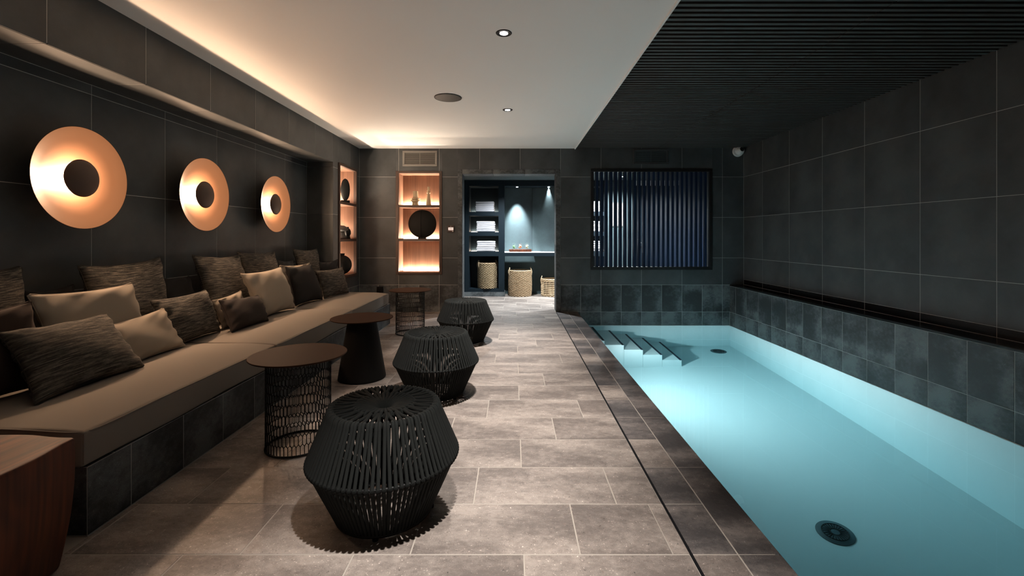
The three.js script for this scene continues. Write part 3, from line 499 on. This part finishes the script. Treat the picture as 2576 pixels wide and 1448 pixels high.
// ================================================================ PILLOWS: four corners (top-left, top-right, bottom-right, bottom-left as seen), thickness
function pillowGeo(c, T, puck, rs) {
  const N = 22, pos = [], uv = [], idx = [], [TL, TR, BR, BL] = c.map(q => V3(...q));
  const nrm = TR.clone().sub(BL).cross(TL.clone().sub(BR)).normalize(); if (nrm.x + nrm.z * 0.3 < 0) nrm.negate();
  const W = TL.distanceTo(TR), Hh = TL.distanceTo(BL), ph = rs * 7.3;
  for (const side of [1, -1]) {
    const base = pos.length / 3;
    for (let j = 0; j <= N; j++) for (let i = 0; i <= N; i++) {
      let s = -Math.cos(i / N * Math.PI), t = -Math.cos(j / N * Math.PI);
      const s2 = s * (1 - puck * (1 - t * t)), t2 = t * (1 - puck * (1 - s * s));
      const a = (s2 + 1) / 2, b = (t2 + 1) / 2;
      const p = BL.clone().multiplyScalar((1 - a) * (1 - b)).addScaledVector(BR, a * (1 - b)).addScaledVector(TR, a * b).addScaledVector(TL, (1 - a) * b);
      const e = Math.max(0, (1 - s * s) * (1 - t * t)); let th = T / 2 * Math.pow(e, 0.42);
      const cr = Math.min(1, e * 6); th += cr * 0.006 * Math.sin(s * 3.1 + t * 2.2 + ph) ;
      const edge = Math.exp(-((1 - Math.abs(s)) * 6)) + Math.exp(-((1 - Math.abs(t)) * 6)); th += e > 0.002 ? 0.0065 * Math.sin((s * 9 - t * 13) + ph) * Math.min(1, edge) * Math.min(1, e * 30) : 0;
      th += 0.004 * cr * Math.exp(-Math.pow((s + t * 0.6 - 0.9) * 5, 2)) - 0.005 * cr * Math.exp(-Math.pow((s - t * 0.8 + 1.1) * 6, 2));
      p.addScaledVector(nrm, side * th); p.y -= 0.008 * e;
      pos.push(p.x, p.y, p.z); uv.push(s * W / 2, t * Hh / 2);
    }
    for (let j = 0; j < N; j++) for (let i = 0; i < N; i++) { const k = base + j * (N + 1) + i, q = [k, k + 1, k + N + 2, k + N + 1]; if (side > 0) idx.push(q[0], q[1], q[2], q[0], q[2], q[3]); else idx.push(q[0], q[2], q[1], q[0], q[3], q[2]); }
  }
  const g = new THREE.BufferGeometry(); g.setAttribute('position', new THREE.Float32BufferAttribute(pos, 3)); g.setAttribute('uv', new THREE.Float32BufferAttribute(uv, 2)); g.setIndex(idx);
  // flip if the first face points away from nrm
  const A = V3(pos[0], pos[1], pos[2]);
  g.computeVertexNormals(); const m = (N / 2 | 0) * (N + 1) + (N / 2 | 0); if (V3(g.attributes.normal.getX(m), g.attributes.normal.getY(m), g.attributes.normal.getZ(m)).dot(nrm) < 0) { const ix = g.index.array; for (let i = 0; i < ix.length; i += 3) { const z = ix[i]; ix[i] = ix[i + 1]; ix[i + 1] = z; } }
  smooth(g);
  const border = []; const at = (s, t) => { const s2 = s * (1 - puck * (1 - t * t)), t2 = t * (1 - puck * (1 - s * s)), a = (s2 + 1) / 2, b = (t2 + 1) / 2; return BL.clone().multiplyScalar((1 - a) * (1 - b)).addScaledVector(BR, a * (1 - b)).addScaledVector(TR, a * b).addScaledVector(TL, (1 - a) * b); };
  for (let k = 0; k < 10; k++) border.push(at(-1 + 0.2 * k, -1)); for (let k = 0; k < 10; k++) border.push(at(1, -1 + 0.2 * k)); for (let k = 0; k < 10; k++) border.push(at(1 - 0.2 * k, 1)); for (let k = 0; k < 10; k++) border.push(at(-1, 1 - 0.2 * k));
  return [g, border];
}
let pillowNo = 0;
function pillow(label, mat, corners, T = 0.15, puck = 0.085) {
  const o = corners.reduce((s, q) => [s[0] + q[0] / 4, Math.min(s[1], q[1]), s[2] + q[2] / 4], [0, 9, 0]);
  const p = thing('pillow', label, 'pillow', o, 0, 'pillows on the bench');
  const [g, border] = pillowGeo(corners.map(q => [q[0] - o[0], q[1] - o[1], q[2] - o[2]]), T, puck, ++pillowNo);
  part(p, 'cover', g, mat); part(p, 'seam', tube(border, 0.0028, 120, 5, true), mat);
}
const st = M.stripe;
// back row against the wall
pillow('striped charcoal pillow cut off by the left edge, back row', st, [[-2.52, 0.955, -1.74], [-2.5, 0.967, -2.288], [-2.36, 0.43, -2.26], [-2.36, 0.43, -1.74]], 0.15);
pillow('dark pillow half hidden behind the long beige pillow', M.darkFab, [[-2.52, 0.84, -2.31], [-2.52, 0.845, -2.58], [-2.42, 0.43, -2.55], [-2.42, 0.43, -2.29]], 0.09);
pillow('large striped charcoal pillow leaning on the wall under the nearest lamp', st, [[-2.5, 0.951, -2.587], [-2.5, 0.972, -3.186], [-2.34, 0.43, -3.10], [-2.34, 0.43, -2.56]], 0.17);
pillow('dark pillow in shadow between two striped back pillows', M.darkFab, [[-2.52, 0.83, -3.19], [-2.52, 0.81, -3.50], [-2.42, 0.43, -3.49], [-2.42, 0.43, -3.14]], 0.09);
pillow('striped charcoal pillow behind the small dark brown pillow', st, [[-2.5, 0.975, -3.503], [-2.5, 0.950, -4.10], [-2.33, 0.43, -4.02], [-2.33, 0.43, -3.50]], 0.16);
pillow('striped charcoal back pillow behind the large plain beige pillow', st, [[-2.53, 0.978, -4.12], [-2.52, 0.963, -4.745], [-2.38, 0.43, -4.70], [-2.38, 0.43, -4.14]], 0.14);
pillow('dark grey pillow low between two striped back pillows', M.greyFab, [[-2.5, 0.87, -4.77], [-2.5, 0.85, -5.10], [-2.42, 0.43, -5.10], [-2.42, 0.43, -4.77]], 0.09);
pillow('striped charcoal pillow in the far corner of the alcove', st, [[-2.5, 0.978, -5.10], [-2.46, 0.966, -5.63], [-2.36, 0.43, -5.60], [-2.36, 0.43, -5.12]], 0.14);
// middle row
pillow('reddish brown pillow cut off by the left edge', M.brown, [[-2.3, 0.785, -1.70], [-2.26, 0.815, -2.11], [-2.17, 0.43, -2.12], [-2.19, 0.43, -1.70]], 0.11);
pillow('long beige pillow behind the big striped front pillow', M.beige, [[-2.3, 0.842, -2.132], [-2.3, 0.837, -2.72], [-2.2, 0.43, -2.76], [-2.2, 0.43, -2.16]], 0.11);
pillow('beige pillow almost hidden behind the small dark brown pillow', M.beige, [[-2.25, 0.64, -3.36], [-2.25, 0.672, -3.717], [-2.17, 0.43, -3.72], [-2.17, 0.43, -3.36]], 0.07);
pillow('beige pillow mostly hidden behind the large black pillow', M.beige, [[-2.345, 0.826, -4.51], [-2.335, 0.815, -5.16], [-2.30, 0.43, -5.10], [-2.30, 0.43, -4.52]], 0.05);
pillow('small dark pillow at the far end behind the last striped pillow', M.darkFab, [[-2.24, 0.82, -5.18], [-2.19, 0.835, -5.61], [-2.16, 0.43, -5.56], [-2.21, 0.43, -5.16]], 0.05);
// front row
pillow('big striped charcoal pillow lying at the front left of the bench', st, [[-2.2, 0.708, -1.92], [-2.2, 0.702, -2.434], [-1.974, 0.428, -2.409], [-1.975, 0.425, -1.86]], 0.16);
pillow('plain beige pillow leaning behind the big striped front pillow', M.beige, [[-2.19, 0.64, -2.36], [-2.2, 0.668, -2.833], [-2.083, 0.428, -2.858], [-2.06, 0.428, -2.38]], 0.10);
pillow('striped pillow between the plain beige and dark brown front pillows', st, [[-2.27, 0.719, -2.812], [-2.27, 0.724, -3.325], [-2.155, 0.428, -3.314], [-2.14, 0.428, -2.83]], 0.14);
pillow('small dark brown pillow at the front middle of the bench', M.umber, [[-2.15, 0.652, -3.284], [-2.15, 0.624, -3.792], [-2.017, 0.43, -3.71], [-2.032, 0.43, -3.246]], 0.13);
pillow('large plain beige pillow standing at the middle of the bench', M.beige, [[-2.26, 0.809, -3.728], [-2.26, 0.822, -4.37], [-2.108, 0.43, -4.334], [-2.12, 0.43, -3.80]], 0.17);
pillow('large black pillow beside the big plain beige pillow', M.darkFab, [[-2.25, 0.818, -4.439], [-2.23, 0.815, -4.95], [-2.093, 0.43, -4.936], [-2.164, 0.43, -4.47]], 0.15);
pillow('striped grey pillow at the far front end of the bench', st, [[-2.16, 0.744, -4.91], [-2.12, 0.738, -5.57], [-2.026, 0.432, -5.53], [-2.10, 0.432, -4.99]], 0.13);
// ================================================================ ROPE STOOLS
const stoolParts = (() => {
  const PAIRS = 46, INNER = 36, rope = 0.0068, da = 2 * Math.PI / PAIRS, pol = (r, y, a) => V3(r * Math.cos(a), y, r * Math.sin(a));
  const side = [-1, 1].map(s => { const t = s * 0.0275, b = s * da / 4; return tube([pol(0.196, 0.427, t), pol(0.203, 0.4365, t), pol(0.212, 0.4355, t), pol(0.2185, 0.427, t), pol(0.223, 0.412, t), pol(0.258, 0.328, (t + b) / 2), pol(0.292, 0.248, b), pol(0.297, 0.236, b), pol(0.289, 0.226, b)], rope, 24, 7); });
  const bead = new THREE.SphereGeometry(0.0082, 8, 6); bead.scale(1, 1.2, 1.05); bead.translate(0.295, 0.237, 0);
  const lower = mergeGeometries([tube([pol(0.287, 0.234, 0), pol(0.245, 0.14, 0), pol(0.196, 0.034, 0), pol(0.19, 0.02, 0), pol(0.182, 0.013, 0)], rope, 12, 7), bead]);
  const outer = [-1, 1].map(s => tube([pol(0.206, 0.434, 0), pol(0.195, 0.4365, 0), pol(0.165, 0.435, s * da * 0.12), pol(0.137, 0.436, s * da * 0.3), pol(0.122, 0.437, s * da * 0.36), pol(0.113, 0.428, s * da * 0.36)], rope, 14, 7));
  const inner = tube([pol(0.126, 0.427, 0), pol(0.116, 0.438, 0), pol(0.085, 0.434, 0), pol(0.052, 0.429, 0), pol(0.036, 0.418, 0), pol(0.031, 0.398, 0)], rope, 14, 7);
  const wrap = (R, y, n, t) => { const gs = []; for (let i = 0; i < n; i++) { const g = new THREE.TorusGeometry(t, 0.0048, 5, 9); g.translate(R, y, 0); g.rotateY(i * 2 * Math.PI / n); gs.push(g); } return mergeGeometries(gs); };
  const fr = [ring(0.207, 0.007, 0.427), ring(0.119, 0.006, 0.428), ring(0.286, 0.007, 0.236, 64), ring(0.187, 0.008, 0.014), ring(0.031, 0.005, 0.396, 24)];
  for (let i = 0; i < 6; i++) { const a = i * Math.PI / 3 + 0.3; fr.push(tube([pol(0.205, 0.42, a), pol(0.276, 0.24, a), pol(0.277, 0.228, a), pol(0.187, 0.02, a)], 0.006, 14, 6), tube([pol(0.207, 0.422, a), pol(0.119, 0.421, a), pol(0.031, 0.395, a)], 0.004, 6, 6)); }
  const feet = []; for (let i = 0; i < 4; i++) { const g = new THREE.CylinderGeometry(0.012, 0.012, 0.008, 12); const p = pol(0.187, 0.004, i * Math.PI / 2); g.translate(p.x, p.y, p.z); feet.push(g); }
  return { PAIRS, INNER, da, side, lower, outer, inner, rim: wrap(0.207, 0.427, 104, 0.0078), mid: wrap(0.119, 0.428, 62, 0.007), frame: mergeGeometries(fr), feet };
})();
function stool(x, z, turn, label) {
  const s = thing('rope_stool', label, 'stool', [x, 0, z], turn, 'black rope stools'), q = stoolParts;
  part(s, 'frame', q.frame, M.metal); for (const g of q.feet) part(s, 'foot', g, M.black);
  stuffPart(s, 'rim_wrap', q.rim, M.rope); stuffPart(s, 'inner_ring_wrap', q.mid, M.rope);
  for (let i = 0; i < q.PAIRS; i++) {
    const a = i * q.da;
    for (const k of [0, 1]) { part(s, 'side_rope', q.side[k], M.rope).rotation.y = a; part(s, 'lower_rope', q.lower, M.rope).rotation.y = a + (k - 0.5) * q.da / 2; }
    part(s, 'seat_rope', q.outer[i & 1], M.rope).rotation.y = a;
  }
  for (let i = 0; i < q.INNER; i++) part(s, 'centre_rope', q.inner, M.rope).rotation.y = i * 2 * Math.PI / q.INNER + 0.05;
}
stool(-0.530, -1.85, 0.1, 'black woven rope stool nearest the viewer');
stool(-0.554, -3.22, 0.9, 'black woven rope stool in the middle of the row');
stool(-0.517, -4.82, 1.7, 'black woven rope stool farthest off, before the doorway');
// ================================================================ SIDE TABLES
function latticeGeo(R, H0, H1, n, rows, bar) {
  const gs = [], da = 2 * Math.PI / n, pitch = (H1 - H0) / rows, dia = pitch * 0.24, v = pitch - dia;
  const strut = (a0, y0, a1, y1) => { const p = V3(R * Math.cos(a0), y0, R * Math.sin(a0)), q = V3(R * Math.cos(a1), y1, R * Math.sin(a1)), L = p.distanceTo(q), g = new THREE.BoxGeometry(bar, L + bar * 0.6, 0.003); const up = q.clone().sub(p).normalize(), am = (a0 + a1) / 2, out = V3(Math.cos(am), 0, Math.sin(am)), side = up.clone().cross(out).normalize(); g.applyMatrix4(new THREE.Matrix4().makeBasis(side, up, side.clone().cross(up)).setPosition(p.add(q).multiplyScalar(0.5))); gs.push(g); };
  for (let j = 0; j < rows; j++) for (let i = 0; i < n; i++) { const a = (i + (j & 1) * 0.5) * da, y = H0 + j * pitch; strut(a, y, a, y + v); strut(a, y + v, a + da / 2, y + pitch); strut(a, y + v, a - da / 2, y + pitch); }
  return mergeGeometries(gs);
}
function topGeo(R) { return lathe([[0, -0.006], [R - 0.004, -0.006], [R, -0.003], [R, 0.001], [R - 0.003, 0.003], [0, 0.003]], 96); }
function meshTable(x, z, Rt, Rc, h, label) {
  const t = thing('mesh_side_table', label, 'side table', [x, 0, z], 0, 'round side tables');
  const top = part(t, 'table_top', topGeo(Rt), M.tableTop, 'thin round brown metal top'); top.position.y = h;
  stuffPart(t, 'lattice_shell', latticeGeo(Rc, 0.014, h - 0.012, 52, 9, 0.0034), M.metal);
  part(t, 'base_ring', ring(Rc, 0.006, 0.007, 64), M.metal); part(t, 'upper_ring', ring(Rc, 0.005, h - 0.011, 64), M.metal);
}
meshTable(-1.158, -2.43, 0.244, 0.160, 0.486, 'round brown table on a black mesh drum, nearest the viewer');
meshTable(-1.20, -5.22, 0.242, 0.163, 0.50, 'round brown table on a black mesh drum beyond the bench end');
{
  const t = thing('cone_side_table', 'round dark table on a solid flared cone between the mesh tables', 'side table', [-1.205, 0, -3.58], 0, 'round side tables');
  const top = part(t, 'table_top', topGeo(0.238), M.tableTop, 'thin round brown top'); top.position.y = 0.475;
  part(t, 'cone_base', lathe([[0, 0.002], [0.176, 0.002], [0.182, 0.008], [0.181, 0.02], [0.108, 0.46], [0.107, 0.469], [0, 0.469]], 72), M.cone);
}
{ // carved wooden block stool, cut off by the frame
  const t = thing('wood_block_stool', 'reddish brown carved wooden block stool at the bottom left corner', 'stool', [-1.725, 0, -1.335]);
  const g = roundBox(0.50, 0.435, 0.47, 0.014, 20, 16, 20, a => { const y = (a.y + 0.2175) / 0.435, ang = Math.atan2(a.z, a.x); const k = (0.93 + 0.09 * Math.sin(Math.PI * (0.15 + y * 0.72))) * (0.90 + 0.1 * y) + 0.035 * y; const e = Math.pow(Math.abs(Math.sin(2 * ang)), 3) * 0.10; a.x *= k * (1 - e); a.z *= k * (1 - e); });
  g.translate(0, 0.2175, 0); part(t, 'block_body', g, M.wood);
  part(t, 'glide', new THREE.CylinderGeometry(0.02, 0.02, 0.002, 16).translate(0, 0.0012, 0), M.black);
}
// ================================================================ SMALL FITTINGS
function vent(x0, x1, y0, y1, mat, label) {
  const v = thing('air_vent', label, 'vent', [(x0 + x1) / 2, (y0 + y1) / 2, BACK]), w = x1 - x0, h = y1 - y0, f = 0.03;
  part(v, 'backing', box(-w / 2 + f, w / 2 - f, -h / 2 + f, h / 2 - f, 0.0005, 0.002), M.black);
  part(v, 'frame_rail', bevelBox(-w / 2, w / 2, h / 2 - f, h / 2, 0, 0.014), mat); part(v, 'frame_rail', bevelBox(-w / 2, w / 2, -h / 2, -h / 2 + f, 0, 0.014), mat);
  part(v, 'frame_stile', bevelBox(-w / 2, -w / 2 + f, -h / 2 + f, h / 2 - f, 0, 0.014), mat); part(v, 'frame_stile', bevelBox(w / 2 - f, w / 2, -h / 2 + f, h / 2 - f, 0, 0.014), mat);
  const n = 11, g = new THREE.BoxGeometry(w - 2 * f, 0.007, 0.002); for (let i = 0; i < n; i++) { const m = part(v, 'slat', g, mat); m.position.set(0, -h / 2 + f + (i + 0.5) * (h - 2 * f) / n, 0.007); m.rotation.x = 0.5; }
  part(v, 'mullion', box(-0.003, 0.003, -h / 2 + f, h / 2 - f, 0.009, 0.011), mat);
}
vent(-1.65, -1.138, 2.155, 2.385, M.vent, 'pale grey air vent above the far wall niche');
vent(1.768, 2.292, 2.185, 2.42 - 0.005, M.ventDark, 'dark air vent above the slatted window');
{
  const s = thing('ceiling_speaker', 'round black speaker grille in the white ceiling', 'speaker', [-0.618, CEIL, -4.228]);
  part(s, 'grille', lathe([[0, -0.007], [0.118, -0.006], [0.122, -0.003], [0.122, 0], [0, 0]], 64), M.black); part(s, 'rim', ring(0.125, 0.0035, -0.0025, 64), M.metal);
  const c = thing('security_camera', 'white turret security camera in the corner under the slatted ceiling', 'camera', [3.315, 2.375, BACK]);
  part(c, 'base_plate', rotAxis(new THREE.CylinderGeometry(0.075, 0.078, 0.03, 36), 'x', Math.PI / 2).translate(0, 0, 0.0155), M.white);
  const ball = part(c, 'ball', new THREE.SphereGeometry(0.062, 36, 24).translate(0.006, 0.004, 0.052), M.white);
  part(c, 'lens', new THREE.SphereGeometry(0.036, 28, 18).translate(0.012, 0.012, 0.088), M.ceramicDark, 'black lens');
}
{ // thermostat with a lit display
  const t = thing('thermostat', 'small black thermostat with a pale display beside the doorway', 'thermostat', [-0.934, 1.18, BACK]);
  part(t, 'housing', bevelBox(-0.048, 0.048, 0, 0.098, 0, 0.016, 0.004), M.nicheFrame);
  const cv = document.createElement('canvas'); cv.width = 160; cv.height = 96; const g = cv.getContext('2d'); g.fillStyle = '#e8d8d0'; g.fillRect(0, 0, 160, 96); g.fillStyle = '#3a2a26'; g.font = 'bold 46px sans-serif'; g.textAlign = 'center'; g.fillText('21.5', 80, 64);
  const tx = new THREE.CanvasTexture(cv); tx.colorSpace = THREE.SRGBColorSpace;
  const sc = part(t, 'display_screen', new THREE.PlaneGeometry(0.074, 0.042), S({ map: tx, emissive: 0xffffff, emissiveMap: tx, emissiveIntensity: LEVEL.screen, roughness: 0.4 })); sc.position.set(0, 0.05, 0.0168);
  part(t, 'button', bevelBox(0.018, 0.038, 0.008, 0.018, 0.015, 0.018, 0.001), M.white); part(t, 'button', bevelBox(-0.042, -0.018, 0.009, 0.017, 0.015, 0.018, 0.001), M.ceramicGrey); part(t, 'indicator', bevelBox(-0.006, 0.004, 0.083, 0.091, 0.015, 0.018, 0.001), M.white);
  const o = thing('wall_socket', 'small black socket box low on the far wall behind the bench end', 'socket', [-1.985, 0.29, BACK]);
  part(o, 'housing', bevelBox(-0.045, 0.045, 0, 0.085, 0, 0.03, 0.004), M.black); part(o, 'outlet', rotAxis(new THREE.CylinderGeometry(0.022, 0.022, 0.006, 24), 'x', Math.PI / 2).translate(0, 0.042, 0.031), M.metal);
}
// ================================================================ BASKETS, TRAY, CARAFES
function basket(x, y, z, r, h, mats, label, opts = {}) {
  const b = thing('basket', label, 'basket', [x, y, z], opts.turn || 0, 'woven baskets'); if (opts.lean) b.rotation.z = opts.lean;
  const rows = Math.round(h / (opts.row || 0.0165)), gs = [], nW = 40, step = h / rows, bulge = t => r * (0.95 + (opts.bulge ?? 0.06) * Math.sin(Math.PI * (0.15 + 0.75 * t)));
  for (let j = 0; j < rows; j++) { const t = (j + 0.5) / rows, R = bulge(t), pts = []; for (let i = 0; i < nW * 2; i++) { const a = i * Math.PI / nW; const q = R + (((i >> 1) + j) & 1 ? 0.0055 : -0.0045); pts.push(V3(q * Math.cos(a), step * (j + 0.5), q * Math.sin(a))); } if (!(opts.open && j > 2 && j < rows - 3 && j % 2)) gs.push(tube(pts, step * 0.56, nW * 2, 5, true)); }
  stuffPart(b, 'weave', mergeGeometries(gs), mats[0]);
  const st = []; for (let i = 0; i < 20; i++) { const a = i * Math.PI / 10; const pts = []; for (let k = 0; k <= 6; k++) { const R = bulge(k / 6) - 0.001; pts.push(V3(R * Math.cos(a), k / 6 * h, R * Math.sin(a))); } st.push(tube(pts, 0.0045, 10, 5)); }
  part(b, 'stakes', mergeGeometries(st), mats[1]);
  part(b, 'rim', ring(bulge(1), 0.011, h, 48), mats[1]);
  part(b, 'base', new THREE.CylinderGeometry(bulge(0) * 0.98, bulge(0) * 0.98, 0.01, 32).translate(0, 0.0055, 0), mats[0]);
  const R1 = bulge(1);
  for (const s of [-1, 1]) part(b, 'handle', tube([[s * R1 * 1.02, h - 0.09, -0.05], [s * (R1 + 0.012), h - 0.02, -0.05], [s * R1 * 0.98, h + 0.042, -0.03], [s * R1 * 0.96, h + 0.052, 0], [s * R1 * 0.98, h + 0.042, 0.03], [s * (R1 + 0.012), h - 0.02, 0.05], [s * R1 * 1.02, h - 0.09, 0.05]], 0.008, 28, 6), mats[2]);
}
basket(-0.505, 0.142, -8.578, 0.178, 0.47, [M.strawDark, M.straw, M.strawPale], 'tall tan woven basket in the bottom bay of the towel unit', { turn: 0.3, lean: 0.0 });
basket(0.115, 0, -8.55, 0.212, 0.475, [M.straw, M.strawPale, M.strawPale], 'wide tan woven basket with rope handles under the counter', { turn: 0.15 });
basket(0.735, 0, -8.545, 0.222, 0.315, [M.strawPale, M.strawPale, M.strawPale], 'low open-weave basket half hidden by the door jamb', { turn: -0.1, open: true, bulge: 0.02 });
{
  const ty = 0.83, tz = -8.53, t = thing('tray', 'brown wooden tray on the counter under the carafes', 'tray', [0.118, ty, tz]);
  part(t, 'tray_base', box(-0.20, 0.20, 0.0005, 0.01, -0.09, 0.09), M.wood);
  for (const [a, b, c, d] of [[-0.21, 0.21, 0.09, 0.1], [-0.21, 0.21, -0.1, -0.09], [-0.21, -0.2, -0.09, 0.09], [0.2, 0.21, -0.09, 0.09]]) part(t, 'tray_side', bevelBox(a, b, 0.0005, 0.045, c, d, 0.002), M.wood);
  const prof = [[0, 0.002], [0.036, 0.002], [0.04, 0.006], [0.043, 0.05], [0.047, 0.08], [0.046, 0.11], [0.034, 0.135], [0.02, 0.148], [0.018, 0.16], [0.0185, 0.205], [0.021, 0.21]];
  for (const [x, m, n, label] of [[0.0, M.greenLeaf, 26, 'glass carafe with green mint leaves on the tray'], [0.12, M.citrus, 16, 'glass carafe with orange citrus slices, middle of the tray'], [0.243, M.paleFruit, 20, 'glass carafe with pale green fruit at the right of the tray']]) {
    const c = thing('carafe', label, 'carafe', [x, ty + 0.0105, tz - 0.035]); part(c, 'glass_body', lathe(prof, 36), M.glass);
    const gs = []; for (let i = 0; i < n; i++) { const g = m === M.greenLeaf ? new THREE.SphereGeometry(1, 8, 6).scale(0.014, 0.004, 0.009) : new THREE.SphereGeometry(1, 8, 6).scale(0.017, 0.007, 0.017); g.rotateX(rr(-1, 1)); g.rotateY(rr(0, 6)); const a = rr(0, 6.28), q = rr(0, 0.022); g.translate(q * Math.cos(a), rr(m === M.greenLeaf ? 0.02 : 0.06, 0.112), q * Math.sin(a)); gs.push(g); }
    stuffPart(c, 'infusion', mergeGeometries(gs), m);
  }
  for (let i = 0; i < 5; i++) { const g = thing('drinking_glass', `small clear drinking glass, ${['leftmost', 'second from left', 'middle one', 'second from right', 'rightmost'][i]} in the row on the tray`, 'glass', [0.035 + i * 0.042, ty + 0.0105, tz + 0.05], 0, 'glasses on the tray'); part(g, 'tumbler', lathe([[0, 0.002], [0.014, 0.002], [0.016, 0.004], [0.0185, 0.062], [0.0172, 0.062], [0.0148, 0.008], [0, 0.007]], 24), M.glass); }
}
renderer.render(scene, camera);
